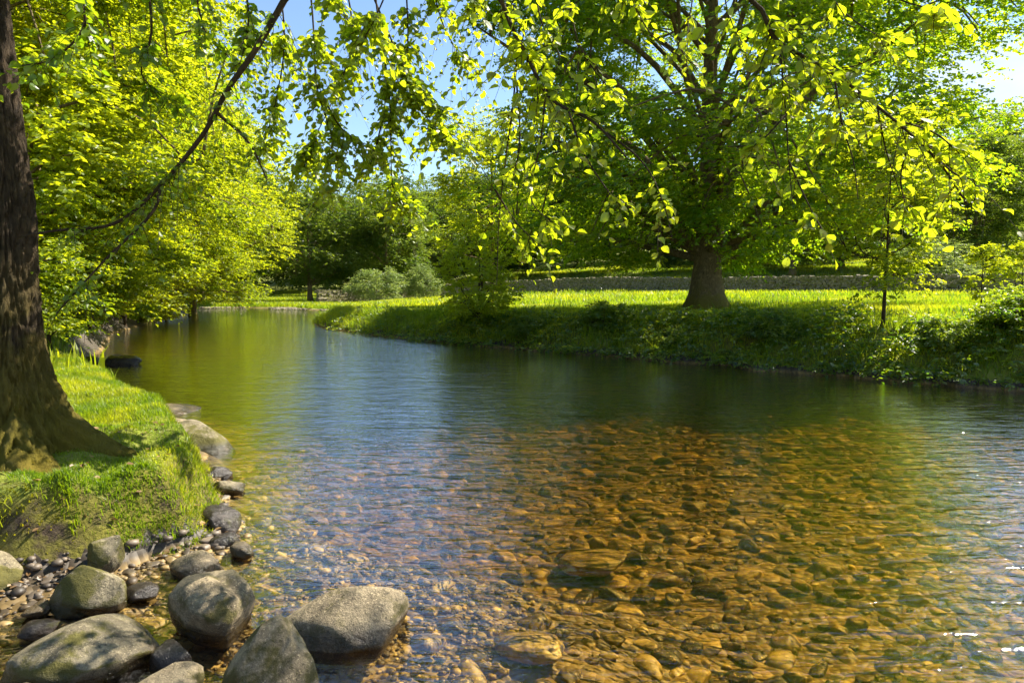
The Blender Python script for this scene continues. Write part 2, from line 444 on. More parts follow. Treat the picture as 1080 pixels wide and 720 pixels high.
def axis(fine0, fine1, st, lo, hi, g=1.09):
    a = list(np.arange(fine0, fine1, st)); s_ = st; v = a[-1]
    while v < hi: s_ *= g; v += s_; a.append(v)
    s_ = st; v = a[0]; pre = []
    while v > lo: s_ *= g; v -= s_; pre.append(v)
    return np.array(pre[::-1] + a)


gx = axis(-5.0, 7.0, .055, -560, 700, 1.045); gy = axis(2.0, 13.0, .055, -60, 700, 1.035)
X, Y = np.meshgrid(gx, gy); Z = height(X, Y)
nx, ny = len(gx), len(gy)
i = np.arange(ny - 1)[:, None] * nx; j = np.arange(nx - 1)[None]
FQ = np.stack([i + j, i + j + 1, i + nx + j + 1, i + nx + j], -1).reshape(-1, 4)
VV = np.stack([X, Y, Z], -1).reshape(-1, 3)
wet_v = ((DL(X, Y) > 0) & (DR(X, Y) > 0)).ravel()
isbed = wet_v[FQ].any(1)
def submesh(name, sel, material):
    f = FQ[sel]; u, inv = np.unique(f, return_inverse=True)
    return mesh_np(name, VV[u], inv.reshape(f.shape), np.full(len(f), 4), smooth=True, material=material)
setp(link('ground', submesh('ground', ~isbed, M_ground)), kind='structure')
setp(link('riverbed', submesh('riverbed', isbed, M_bed)), kind='structure')

# water body: a closed slab
b0 = (-90.0, -25.0, 80.0, 68.0)
Vw = [(b0[0], b0[1], 0), (b0[2], b0[1], 0), (b0[2], b0[3], 0), (b0[0], b0[3], 0)]
Vw += [(x_, y_, -2.0) for x_, y_, _ in Vw]
g = Geo(); g.add(Vw, [(0, 1, 2, 3), (7, 6, 5, 4), (0, 4, 5, 1), (1, 5, 6, 2), (2, 6, 7, 3), (3, 7, 4, 0)])
setp(link('river_water', g.mesh('river_water', M_water)), kind='structure')


def hz(x, y): return float(height(np.array([x]), np.array([y]))[0])


# ------------------------------------------------------------------ stones
_ico = {}
def ico(sub):
    if sub not in _ico:
        import bmesh
        bm = bmesh.new(); bmesh.ops.create_icosphere(bm, subdivisions=sub, radius=1)
        V = np.array([v.co[:] for v in bm.verts]); Fc = np.array([[v.index for v in f.verts] for f in bm.faces]); bm.free()
        _ico[sub] = (V, Fc)
    return _ico[sub]


def stone_verts(seed, sub, dims, rough=.16, power=2.4, peak=0.0, fine=True, ang=0.0):
    V, Fc = ico(sub); V = V.copy()
    pn = (np.abs(V) ** power).sum(1) ** (-1 / power); V = V * pn[:, None]
    off = Vector((seed * 3.7, seed * 1.3, -seed * 2.1)); o = np.empty(len(V))
    for k, v in enumerate(V):
        q = Vector(v); s_ = mnoise.noise(q * 1.0 + off) * 1.0 + mnoise.noise(q * 2.3 + off) * .42
        if fine: s_ += mnoise.noise(q * 5 + off) * .16 + mnoise.noise(q * 12 + off) * .06 + mnoise.noise(q * 30 + off) * .022
        o[k] = s_
    V = V * (1 + rough * o)[:, None]
    if ang:                                    # broken faces
        ra = np.random.default_rng(seed)
        for q in range(9):
            nn = unit(ra.normal(0, 1, 3)); dd = V @ nn; c_ = ra.uniform(.62, .85); V = V - np.maximum(dd - c_, 0)[:, None] * nn * ang
    if peak: V[:, :2] *= (1 - peak * np.clip(V[:, 2:3] * .5 + .5, 0, 1))
    return V * (np.array(dims) / 2), Fc


def rock(name, x, y, z, dims, rz, m_, label, cat='boulder', group='boulders along the near shore', seed=None, rough=.16, peak=0, tilt=(0, 0), sub=5):
    sv, sf = stone_verts(seed if seed is not None else int(abs(x * 37 + y * 91)) % 100, sub, [v * 1.02 for v in dims], rough * 1.5, 2.4, peak, ang=.7)
    o = link(name, mesh_np(name, sv, sf, np.full(len(sf), 3), smooth=True, material=m_), loc=(x, y, z))
    o.rotation_euler = (tilt[0], tilt[1], rz)
    return setp(o, label, cat, group)


rock('boulder', -.84, 3.27, .04, (.70, .46, .36), R(8), M_rock, 'large pale oval boulder sitting in the shallow water, farthest right on the near shore', seed=11, rough=.10)
rock('boulder', -1.00, 2.72, .05, (.50, .46, .56), R(20), M_rock, 'pale pointed boulder with green streaks at the bottom edge, between oval and rounded boulders', seed=23, rough=.14, peak=.42)
rock('boulder', -1.50, 3.32, .06, (.43, .42, .38), R(-10), M_rock, 'rounded boulder with dappled top and brown mossy right side, behind the pointed one', seed=5, rough=.14)
rock('boulder', -1.95, 2.98, .03, (.62, .50, .32), R(12), M_rockm, 'broad flat-topped boulder with thick moss round its sides, lower left corner', seed=31, rough=.12)
rock('boulder', -1.42, 2.62, .02, (.38, .34, .28), R(5), M_rock, 'smooth pale boulder cut by the bottom edge, left of the pointed boulder', seed=44, rough=.10)
rock('boulder', -1.55, 2.96, .02, (.20, .17, .16), R(-15), M_rockd, 'small dark wet rock between the flat mossy and the pointed boulders', seed=52)
rock('boulder', -2.25, 3.50, .08, (.34, .28, .26), R(15), M_rockm, 'moss-covered rounded rock under the overhanging grass bank, above the flat boulder', seed=61)
rock('boulder', -1.90, 3.98, .03, (.32, .24, .17), R(-12), M_rock, 'low pale rock below the right corner of the grassy bank', seed=71)
rock('boulder', -2.02, 4.62, .06, (.30, .26, .24), R(20), M_rockd, 'dark wet rock at the water edge against the tip of the grass bank', seed=82)
rock('boulder', -1.90, 4.36, .02, (.20, .17, .14), R(40), M_rockd, 'small dark rock just below the wet rock at the tip of the grass bank', seed=84)
rock('boulder', -3.28, 7.05, .08, (.78, .55, .38), R(-14), M_rockm, 'mossy sloping rock standing in the river beside the bank, with dark wet right end', seed=93, tilt=(0, R(12)))
rock('boulder', -4.05, 7.9, .05, (.70, .6, .26), R(10), M_rock, 'pale rock behind the mossy sloping rock at the river edge', seed=15)
for k, (x_, y_, s_, lb) in enumerate([(-2.02, 3.62, .15, 'small stone on the shore between the low pale rock and the rounded boulder'), (-2.45, 3.42, .12, 'small stone left of the moss-covered rounded rock under the bank'),
        (-1.80, 3.66, .13, 'small damp stone just above the rounded boulder'), (-2.32, 3.22, .14, 'small stone behind the left part of the flat-topped boulder'),
        (-1.72, 4.22, .14, 'small stone in the shallows right of the dark rocks at the bank tip'), (-2.35, 5.55, .2, 'stone against the foot of the grass bank above the dark wet rock'),
        (-2.62, 6.0, .22, 'stone half under hanging grass midway up the near bank'), (-1.98, 2.62, .2, 'small stone at the bottom edge under the flat-topped boulder'), (-1.68, 2.68, .12, 'little stone at the bottom edge left of the smooth pale boulder')]):
    rock('stone', x_, y_, .03, (s_ * 1.2, s_, s_ * .7), k * 1.3, (M_rockd, M_rock, M_rockm)[k % 3], lb, 'stone', 'small stones along the near bank', 200 + k, .22, sub=4)
rock('boulder', -4.75, 9.3, -.02, (1.1, .7, .18), R(5), M_rock, 'low flat pale rock awash in rippling water beside the left bank', seed=17)
rock('boulder', -8.55, 14.8, .05, (.80, .6, .36), R(0), M_rockd, 'dark rock standing in the river off the left bank, the larger of two', seed=19)
rock('boulder', -9.35, 15.0, .03, (.50, .4, .24), R(30), M_rockd, 'dark rock in the river off the left bank, the smaller of two', seed=21)
rock('boulder', -6.75, 11.0, .06, (.55, .45, .34), R(50), M_rockd, 'dark rock half under the leaves of the left bank behind the sloping lawn', seed=24)
rock('boulder', -7.3, 11.6, .10, (.6, .5, .35), R(70), M_rockd, 'dark rounded rock beside the one under the leaves of the left bank', seed=26)
rock('boulder', -2.36, 3.84, .16, (.20, .20, .24), R(0), M_rockm, 'brown mossy knob of rock sticking out of the bank under the grass', seed=28)
rock('boulder', -2.98, 3.66, .08, (.50, .34, .34), R(0), M_rockm, 'dark mossy rock under the grass bank at the left edge', seed=30)
rock('boulder', -2.70, 3.06, -.02, (.45, .4, .22), R(0), M_rockm, 'low mossy rock in the lower left corner beside the flat-topped boulder', seed=33)
rock('boulder', .10, 3.60, -.27, (.36, .27, .14), R(-20), M_cobble, 'oval stone under the surface between the oval boulder and the largest flat stone', seed=37)
rock('boulder', .62, 5.25, -.46, (.60, .46, .14), R(8), M_cobble, 'largest flat oval stone under the water in mid river', seed=39)

# cobble variants
cob = []
for k in range(14):
    dv = (1, rng.uniform(.55, .9), rng.uniform(.28, .5)); sv, sf = stone_verts(100 + k, 3, dv, .34, 2.8, fine=True, ang=.85)
    cob.append((sv, sf, mesh_np('cobble', sv, sf, np.full(len(sf), 3), np.full(len(sf), 0.0), True, M_cobble)))
# candidate positions over the bed
pts = []
C = rng.uniform((-2.8, 1.9), (9.5, 13.5), (14000, 2))
ok = (DL(C[:, 0], C[:, 1]) > .05) & (DR(C[:, 0], C[:, 1]) > .5); C = C[ok]
ok = np.abs(C[:, 0]) < .80 * C[:, 1] + .4; C = C[ok]
sz = np.clip(rng.lognormal(math.log(.105), .5, len(C)), .045, .36)
sz = np.minimum(sz, .14 + .022 * C[:, 1])
sz = np.where(height(C[:, 0], C[:, 1]) > -.04, np.minimum(sz, .10), sz)
boul = np.array([(o.location.x, o.location.y, max(o.dimensions.x, .2) * .5) for o in COL.objects if o.name.startswith('boulder')])
clear = np.array([np.all(np.hypot(boul[:, 0] - c[0], boul[:, 1] - c[1]) > boul[:, 2] * .9) for c in C])
C = C[clear]; sz = sz[clear]
order = np.argsort(-sz / C[:, 1]); C = C[order]; sz = sz[order]
keep = []; grid = {}
for k in range(len(C)):
    cx_, cy_ = int(C[k, 0] / .4), int(C[k, 1] / .4); good = True
    for a in (-1, 0, 1):
        for b_ in (-1, 0, 1):
            for q in grid.get((cx_ + a, cy_ + b_), ()):
                if np.hypot(*(C[k] - C[q])) < .33 * (sz[k] + sz[q]): good = False; break
            if not good: break
        if not good: break
    if good: grid.setdefault((cx_, cy_), []).append(k); keep.append(k)
C = C[keep]; sz = sz[keep]; ZC = height(C[:, 0], C[:, 1])
stuff = Geo(); nthing = 0
for k in range(len(C)):
    v_ = rng.integers(14); rz = rng.uniform(0, 6.28)
    if nthing < 280 and sz[k] > .07:
        o = link('cobble', cob[v_][2], loc=(C[k, 0], C[k, 1], ZC[k] + .02 * sz[k])); o.scale = (sz[k],) * 3
        o.rotation_euler = (rng.normal(0, .15), rng.normal(0, .15), rz); nthing += 1
        if ZC[k] > .0: setp(o, 'small stone lying among the boulders on the damp near shore', 'stone', 'small stones on the damp shore')
        else: setp(o, 'golden brown cobble lying on the river bed under shallow water', 'cobble', 'cobbles under the shallow water')
    else:
        cs, sn = math.cos(rz), math.sin(rz); V = cob[v_][0] * sz[k]
        V = np.stack([V[:, 0] * cs - V[:, 1] * sn + C[k, 0], V[:, 0] * sn + V[:, 1] * cs + C[k, 1], V[:, 2] + ZC[k] + .02 * sz[k]], -1)
        stuff.add(V, cob[v_][1], np.full(len(cob[v_][1]), rng.random()))
# small pebbles on the near shore and shallows
Pb = rng.uniform((-3.3, 2.2), (.6, 5.0), (9000, 2)); d_ = DL(Pb[:, 0], Pb[:, 1])
Pb = Pb[(d_ > -.05) & (d_ < 2.2)]; zb = height(Pb[:, 0], Pb[:, 1])
iv, jf = ico(1); 
for k in range(len(Pb)):
    s_ = np.clip(rng.lognormal(math.log(.030), .6), .012, .10); a = rng.uniform(0, 6.28)
    V = iv * np.array([1, rng.uniform(.6, .95), rng.uniform(.35, .6)]) * (1 + rng.normal(0, .08, (len(iv), 1))) * s_ * .5
    V = np.stack([V[:, 0] * math.cos(a) - V[:, 1] * math.sin(a), V[:, 0] * math.sin(a) + V[:, 1] * math.cos(a), V[:, 2]], -1) + (Pb[k, 0], Pb[k, 1], zb[k] + s_ * .1)
    stuff.add(V, jf, np.full(len(jf), rng.random()))
# distant gravel bar and stones along the far end
Pg = rng.uniform((-26, 44), (-10, 58), (16000, 2)); dg = DR(Pg[:, 0], Pg[:, 1]); Pg = Pg[(np.abs(dg + .1) < .25 + 2.2 * (fbm(Pg[:, 0] * .35, Pg[:, 1] * .35, 3) - .38)) & (Pg[:, 0] < -11)]; zg = height(Pg[:, 0], Pg[:, 1])
setp(link('river_gravel', stuff.mesh('river_gravel', M_cobble, True)), label='golden gravel and small cobbles covering the river bed', cat='gravel', kind='stuff')
gb = Geo()
for k in range(len(Pg)):
    s_ = np.clip(rng.lognormal(math.log(.10), .5), .05, .36); V = iv * np.array([1, .8, .5]) * (1 + rng.normal(0, .1, (len(iv), 1))) * s_ * .5 + (Pg[k, 0], Pg[k, 1], max(zg[k], 0) + .01)
    gb.add(V, jf, np.full(len(jf), rng.random()))
setp(link('gravel_bar', gb.mesh('gravel_bar', M_wall, False)), label='pale strip of gravel along the far end of the river', cat='gravel', kind='stuff')


# ------------------------------------------------------------------ grass
def grass(name, P, Z0, hgt, wid, tone, material, label, bend=.5, r=rng, cat='grass'):
    n_ = len(P); a = r.uniform(0, 6.28, n_); hgt = hgt * r.uniform(.5, 1.3, n_)
    base = np.column_stack([P, Z0 - .01]); side = np.column_stack([np.cos(a), np.sin(a), np.zeros(n_)]) * (wid * r.uniform(.6, 1.3, n_))[:, None]
    b_ = a + math.pi / 2 + r.normal(0, .5, n_); ln = np.column_stack([np.cos(b_), np.sin(b_), np.zeros(n_)]) * (hgt * r.uniform(.1, 1.1, n_) * bend)[:, None]
    mid = base + ln * .35 + np.column_stack([np.zeros((n_, 2)), hgt * .6]); tip = base + ln + np.column_stack([np.zeros((n_, 2)), hgt])
    V = np.stack([base - side / 2, base + side / 2, mid + side * .38, mid - side * .38, tip], 1).reshape(-1, 3)
    o = np.arange(n_)[:, None] * 5
    q = o + np.array([[0, 1, 2, 3]]); t = o + np.array([[3, 2, 4]])
    me = mesh_np(name, V, np.concatenate([q.ravel(), t.ravel()]), np.concatenate([np.full(n_, 4), np.full(n_, 3)]), np.concatenate([tone, tone]), False, material)
    return setp(link(name, me), label, cat, kind='stuff')


def scatter(lo, hi, n_, cond, r=rng):
    P = r.uniform(lo, hi, (n_, 2)); return P[cond(P[:, 0], P[:, 1])]


def tone_at(P, s=1.5, r=rng): return np.clip((fbm(P[:, 0] * s, P[:, 1] * s, 3) - .45) * 3.2 + .40 + r.normal(0, .18, len(P)), 0, 1)


TRUNK = np.array([-3.62, 4.75])
P = scatter((-7.5, 3.6), (-1.9, 11.5), 420000, lambda x, y: (DL(x, y) < .06) & (np.hypot(x - TRUNK[0], y - TRUNK[1]) > .42))
P = P[rng.random(len(P)) < np.clip(fbm(P[:, 0] * 3, P[:, 1] * 3, 3) * 2.4 - .35, .15, 1)]
PF = scatter((-4.2, 3.6), (-2.0, 4.5), 60000, lambda x, y: (DL(x, y) < .02) & (DL(x, y) > -.5) & (np.hypot(x - TRUNK[0], y - TRUNK[1]) > .6))
PF = PF[rng.random(len(PF)) < np.clip(fbm(PF[:, 0] * 6, PF[:, 1] * 6, 3) * 5 - 2.0, 0, 1)]; P = np.vstack([P, PF])
dgr = np.hypot(P[:, 0] - TRUNK[0], P[:, 1] - TRUNK[1])
Zp = height(P[:, 0], P[:, 1])
hg = .028 + .05 * fbm(P[:, 0] * 2.1, P[:, 1] * 2.1, 3) * sst(.3, 1.3, dgr) + .02 * sst(5, 7, P[:, 1])
front = P[:, 1] < 4.25 + .25 * np.sin(P[:, 0] * 3) + .5 * (fbm(P[:, 0] * 2.5, P[:, 1] * 2.5, 3) - .45)
low = front & (Zp < .17 + .25 * fbm(P[:, 0] * 5, P[:, 1] * 5, 3)) & (rng.random(len(P)) < .93)
P = P[~low]; Zp = Zp[~low]; hg = hg[~low]; front = front[~low]
tn = tone_at(P, 2.2)
grass('bank_grass', P[~front], Zp[~front], hg[~front], .0055, tn[~front], M_grass, 'short bright green grass on the near bank around the trunk', .8)
grass('bank_moss', P[front], Zp[front], hg[front] * .36, .009, tn[front], M_moss, 'yellow-green moss and short grass over the front lip of the near bank', 1.0, cat='moss')
# fallen leaves and bits of bark on the shore and bank
M_lit = leaf_material('dead_leaf', (.10, .055, .02), (.30, .19, .08), (.10, .05, .01), (.30, .18, .05), .15, .03)
Q = scatter((-4.6, 2.5), (-1.2, 6.0), 2600, lambda x, y: (DL(x, y) < .75) & (np.hypot(x - TRUNK[0], y - TRUNK[1]) > .45))
Q = Q[rng.random(len(Q)) < np.where(DL(Q[:, 0], Q[:, 1]) > 0, .8, .22)]
Q = Q[height(Q[:, 0], Q[:, 1]) > .005]; zq = height(Q[:, 0], Q[:, 1]) + .022
gl_ = Geo(); add_leaves(gl_, np.column_stack([Q, zq]), rng.normal(0, 1, (len(Q), 3)) * (1, 1, .25), np.array([0, 0, 1.]) + rng.normal(0, .35, (len(Q), 3)), rng.uniform(.02, .055, len(Q)), rng.random(len(Q)), T_MID)
setp(link('leaf_litter', gl_.mesh('leaf_litter', M_lit)), 'dead brown leaves scattered on the near shore and bank', 'leaf litter', kind='stuff')
# long blades hanging over the lip
P = scatter((-3.6, 3.4), (-1.8, 7.5), 60000, lambda x, y: (np.abs(DL(x, y) + .11) < .07) & (y > 4.1 + .3 * np.sin(x * 9)))
grass('lip_grass', P, height(P[:, 0], P[:, 1]), np.full(len(P), .06), .005, tone_at(P, 2), M_grass, 'longer grass hanging over the edge of the near bank', 1.5)
# meadow
def fov(x, y): return np.abs(x) < .80 * y + 3
P = scatter((-12, 11), (30, 34), 420000, lambda x, y: (DR(x, y) < -.9) & fov(x, y))
grass('meadow_grass', P, height(P[:, 0], P[:, 1]), .10 + .10 * fbm(P[:, 0] * .6, P[:, 1] * .6, 3), .016, tone_at(P, .7), M_grass, 'sunlit meadow grass beyond the river', .7)
P = scatter((-40, 34), (75, 120), 260000, lambda x, y: (DR(x, y) < -1.2) & fov(x, y))
grass('field_grass', P, height(P[:, 0], P[:, 1]), .2 + .22 * fbm(P[:, 0] * .3, P[:, 1] * .3, 3), .05, tone_at(P, .3), M_grass, 'bright rough grass of the far meadow and the field behind the wall', .6)
# tall fringe on the far bank, tumbling over its edge
P = scatter((-12, 9), (22, 50), 330000, lambda x, y: (np.abs(DR(x, y) + .75) < .75) & fov(x, y))
grass('fringe_grass', P, height(P[:, 0], P[:, 1]), .20 + .25 * fbm(P[:, 0] * .8, P[:, 1] * .8, 3), .018, tone_at(P, .9) * .9, M_grass, 'tall grass and rushes fringing the far bank', 1.2)
P = scatter((-24, 42), (-9, 60), 30000, lambda x, y: DR(x, y) < -1)
P2 = scatter((-60, 3), (-4, 60), 60000, lambda x, y: (DL(x, y) < -.1) & (y > 9) & fov(x, y))
P = np.vstack([P, P2]); grass('rough_grass', P, height(P[:, 0], P[:, 1]), np.full(len(P), .3), .04, tone_at(P, .5), M_grass, 'rough grass under the trees of the left bank and far bend')


# taller weeds, docks and seed heads in patches
P = scatter((-14, 12), (36, 72), 90000, lambda x, y: (DR(x, y) < -.8) & fov(x, y))
pk = fbm(P[:, 0] * .7 + 11, P[:, 1] * .7, 3); dw = np.min(np.hypot(P[:, 0, None] - np.array([-17.5, -10, 0, 9, 16, 22, 29])[None], P[:, 1, None] - np.array([61, 68, 70, 65, 54, 44, 38])[None]), axis=1)
P = P[(pk > .56) | (rng.random(len(P)) < .02)]
grass('meadow_weeds', P, height(P[:, 0], P[:, 1]), .22 + .30 * fbm(P[:, 0] * 1.3, P[:, 1] * 1.3, 2), .03, tone_at(P, .9) * .6, M_under, 'darker patches of docks and tall weeds in the meadow', .6, cat='weeds')

# ------------------------------------------------------------------ undergrowth on the far bank
P = scatter((-8, 9), (22, 30), 90000, lambda x, y: (DR(x, y) < .38) & (DR(x, y) > -1.7) & fov(x, y))
lump = fbm(P[:, 0] * .9, P[:, 1] * .9, 3)
P = P[rng.random(len(P)) < np.clip((lump - .28) * 3.5, .25, 1) * sst(-9, -2, P[:, 0])][:26000]
lump = fbm(P[:, 0] * .9, P[:, 1] * .9, 3); zz = height(P[:, 0], P[:, 1])
edge = DR(P[:, 0], P[:, 1]) > -.15
hh = rng.random(len(P)) ** .6 * np.where(edge, .55, 1.0) * (.15 + .75 * np.clip(lump - .25, 0, 1)) * (.6 + .4 * sst(-3, 5, P[:, 0]))
O = np.column_stack([P, np.maximum(zz, .04) + hh]); D = np.column_stack([rng.normal(0, 1, (len(P), 2)) + (-.35, -.6), rng.normal(.15, .3, len(P))])
g = Geo(); add_sprays(g, O, D, rng.uniform(.15, .4, len(P)), 7, .085, np.clip(rng.normal(.35, .25, len(P)), 0, 1), T_MID, .35, .5)
setp(link('bank_undergrowth', g.mesh('bank_undergrowth', M_under)), 'dark leafy undergrowth covering the side of the far bank', 'undergrowth', kind='stuff')


# ------------------------------------------------------------------ trees
def make_tree(seed, H, Rr, base, tr_r, nlimb, nclump, spc, K, leaf, tmpl=T_FAR, crown_z=None, clump_r=1.0, fork=.3, flat=.5, egg=.75, droop=.25,
              lobes=.25, skirt=False, up=.55):
    """returns (trunk mesh geo, crown geo) around the origin"""
    r = np.random.default_rng(seed); tk = Geo(); cr = Geo()
    top = H * .80; n_ = 14; zt = np.linspace(-.3, top, n_)
    wx = np.cumsum(r.normal(0, .018 * H / 10, n_)); wy = np.cumsum(r.normal(0, .018 * H / 10, n_)); wx -= wx[1]; wy -= wy[1]
    path = np.column_stack([wx, wy, zt])
    fl = lambda z: 1 + .75 * np.exp(-np.maximum(z, 0) / (tr_r * 1.1))
    rad = tr_r * fl(zt) * np.clip(1 - .25 * zt / max(base, 1), .0, 1) if False else tr_r * fl(zt) * (1 - np.clip(zt / top, 0, 1) ** .8 * .9)
    zz2 = np.concatenate([np.linspace(-.3, tr_r * 3, 9), np.linspace(tr_r * 3, top, 14)[1:]])
    px_ = np.interp(zz2, zt, path[:, 0]); py_ = np.interp(zz2, zt, path[:, 1])
    rad2 = tr_r * fl(zz2) * (1 - np.clip(zz2 / top, 0, 1) ** .85 * .88)
    ph = r.uniform(0, 6.28, 3)
    lob = lambda th, p: 1 + (.13 * np.sin(th * 5 + ph[0]) + .08 * np.sin(th * 3 + ph[1]))[None, :] * np.exp(-np.maximum(p[:, 2:3], 0) / (tr_r * 2.2)) + .03 * np.sin(th * 8 + ph[2])[None]
    add_tube(tk, np.column_stack([px_, py_, zz2]), rad2, 20, .012, r, lob)
    cz = (H + base) / 2 if crown_z is None else crown_z; hz_ = H - cz; lz = cz - base
    # clump centres: in an uneven egg, more of them toward the outside
    d = unit(r.normal(0, 1, (nclump, 3))); d[:, 2] = np.where(r.random(nclump) < .35, np.abs(d[:, 2]), d[:, 2])
    ang = np.arctan2(d[:, 1], d[:, 0]); 
    lobf = 1 + lobes * (np.sin(ang * 3 + ph[0] + d[:, 2] * 3) * .5 + np.sin(ang * 5 + ph[1] - d[:, 2] * 5) * .35 + r.normal(0, .25, nclump))
    q = r.uniform(.30, 1, nclump) ** .5 * lobf
    Cc = np.column_stack([d[:, 0] * Rr * q, d[:, 1] * Rr * q, np.where(d[:, 2] > 0, d[:, 2] * hz_, d[:, 2] * lz) * np.minimum(q, 1.05) + cz])
    if skirt:
        rr_ = np.hypot(Cc[:, 0], Cc[:, 1]) / Rr; Cc[:, 2] -= np.clip(rr_ - .45, 0, 1) * np.where(Cc[:, 2] < cz, 3.4, 1.2)
    Cc[:, 2] = np.maximum(Cc[:, 2], base * .75)
    # limbs
    limbs = []
    order = r.permutation(nclump)[:nlimb]
    for k in order:
        tgt = Cc[k]; rh = np.hypot(tgt[0], tgt[1]); z0 = np.clip(tgt[2] - rh * up, base * .85, top * .9) if tgt[2] > base else base
        z0 = max(min(z0, tgt[2] + .3), base * fork + base * (1 - fork) * .8)
        s0 = np.array([np.interp(z0, zt, path[:, 0]), np.interp(z0, zt, path[:, 1]), z0])
        m1 = s0 * .62 + tgt * .38 + np.array([0, 0, .10 * rh]) + r.normal(0, .04 * rh + .05, 3); m2 = s0 * .28 + tgt * .72 + np.array([0, 0, .08 * rh]) + r.normal(0, .04 * rh + .05, 3)
        pp = smooth_path([s0, m1, m2, tgt], 11)
        r0 = tr_r * .34 * (1 - z0 / top * .6) * r.uniform(.6, 1.1)
        add_tube(tk, pp, np.linspace(r0, .015 + .004 * H / 10, 11) , 6, .05, r); limbs.append(pp)
    LP = np.concatenate([l[4:] for l in limbs])
    for k in range(nclump):
        dd = np.linalg.norm(LP - Cc[k], axis=1); q0 = LP[np.argmin(dd)]
        if .25 < dd.min() < 4:
            mm = (q0 + Cc[k]) / 2 + np.array([0, 0, .12 * dd.min()]); add_tube(tk, smooth_path([q0, mm, Cc[k]], 5), np.linspace(.03, .012, 5) * (H / 12), 4, 0, r)
    # sprays
    nS = nclump * spc; ci = np.repeat(np.arange(nclump), spc)
    off = r.normal(0, 1, (nS, 3)); off = unit(off) * (r.random((nS, 1)) ** .45)
    cs = (clump_r * r.uniform(.65, 1.3, nclump))[ci][:, None]
    O = Cc[ci] + off * cs * np.array([1, 1, flat])
    out_ = O - np.array([0, 0, cz - .2 * hz_]); out_[:, 2] *= .35
    D = unit(out_) + off * .9 * np.array([1, 1, .5]) + r.normal(0, .35, (nS, 3)); D[:, 2] *= .6
    O[:, 2] -= .10 * np.hypot(off[:, 0], off[:, 1]) * cs[:, 0]
    tone = np.clip(r.normal(.42, .16, nclump)[ci] + r.normal(0, .14, nS) + .12 * off[:, 2], 0, 1)
    ok = O[:, 2] > base * .55
    add_sprays(cr, O[ok], D[ok], (leaf * K * .33) * r.uniform(.7, 1.3, ok.sum()), K, leaf, tone[ok], tmpl, droop, .5, r)
    return tk, cr


def place_tree(name, geos, m_leaf, m_bark, x, y, label, cat='tree', group=None, s=1.0, rz=0.0, meshes=None, sz_=None):
    if meshes is None: meshes = (geos[0].mesh('trunk', m_bark, True), geos[1].mesh('crown', m_leaf))
    e = empty(name, (x, y, hz(x, y)), label, cat, group, rz)
    e.scale = (s, s, sz_ or s)
    link('trunk', meshes[0], parent=e); link('crown', meshes[1], parent=e)
    return meshes


# the big tree on the meadow
bt = make_tree(12, 17.5, 7.9, 2.0, .50, 56, 640, 56, 9, .148, crown_z=7.5, clump_r=1.15, flat=.48, skirt=True, up=.75)
for V_ in (bt[1].V,):
    for a_ in V_: a_[:, 0] += .22 * math.cos(.4) * np.clip(a_[:, 2] - 2, 0, 2); a_[:, 1] -= .22 * math.sin(.4) * np.clip(a_[:, 2] - 2, 0, 2)
place_tree('broadleaf_tree', bt, M_big, M_bark2, 6.55, 23.0, 'huge spreading tree with a thick flared trunk standing on the sunlit meadow', group=None, rz=.4)

# left bank trees
lt = [make_tree(21, 13.5, 4.6, 1.0, .20, 36, 230, 58, 9, .125, T_MID, crown_z=5.5, clump_r=.95, lobes=.3),
      make_tree(22, 14, 5.2, .8, .24, 36, 250, 56, 9, .135, crown_z=6.0, clump_r=1.05, lobes=.35)]
lm = [None, None]
llab = ['nearest bright green tree of the left bank, filling the view right of the near trunk',
        'second bright tree along the left bank with leaves drooping over the water',
        'third tree of the left bank, leaning over the river at the slow bend',
        'fourth tree of the left bank with yellow-green sunlit crown',
        'last tree of the left bank, its right edge ending the leafy wall by the gravel',
        'tree farther back behind the left bank row, its top rising over the first trees',
        'tall tree set back behind the middle of the left bank row',
        'tree set back at the far left behind the near trunk']
for k, (x, y, v_, s, rz) in enumerate([(-9.9, 12.6, 0, .95, 0), (-12.4, 18.0, 1, .92, 1.3), (-15.2, 24.5, 0, 1.05, 2.2), (-17.0, 31.5, 1, 1.0, 3.3), (-18.0, 38.5, 0, 1.05, 4.6),
                                       (-18, 17, 1, 1.25, 5.2), (-24.5, 29, 1, 1.35, .7), (-15.5, 9.5, 0, 1.15, 2.9)]):
    lm[v_] = place_tree('bank_tree', lt[v_], M_left, M_bark2, x, y, llab[k], group='trees along the left bank', s=s, rz=rz, meshes=lm[v_])

# low leafy shrubs at the foot of the left bank
sh = make_tree(31, 2.6, 1.5, .25, .035, 14, 60, 34, 8, .075, T_MID, crown_z=1.2, clump_r=.42, lobes=.3); sm = None
slab = ['bright shrub by the water just beyond the near grass bank', 'bright shrub overhanging the two dark river rocks', 'shrub at the foot of the second left bank tree',
        'shrub at the foot of the third left bank tree, touching the water', 'shrub at the foot of the last left bank tree near the gravel', 'low shrub left of the near grass slope']
for k, (x, y, s, rz) in enumerate([(-8.3, 12.2, 1.0, 0), (-10.0, 15.2, 1.35, 1), (-12.4, 20.0, 1.6, 2), (-15.6, 27.5, 1.9, 3), (-18.0, 35.5, 2.0, 4), (-7.9, 10.2, .85, 5)]):
    sm = place_tree('bank_shrub', sh, M_left, M_twig, x, y, slab[k], 'shrub', 'shrubs at the foot of the left bank trees', s, rz, sm)

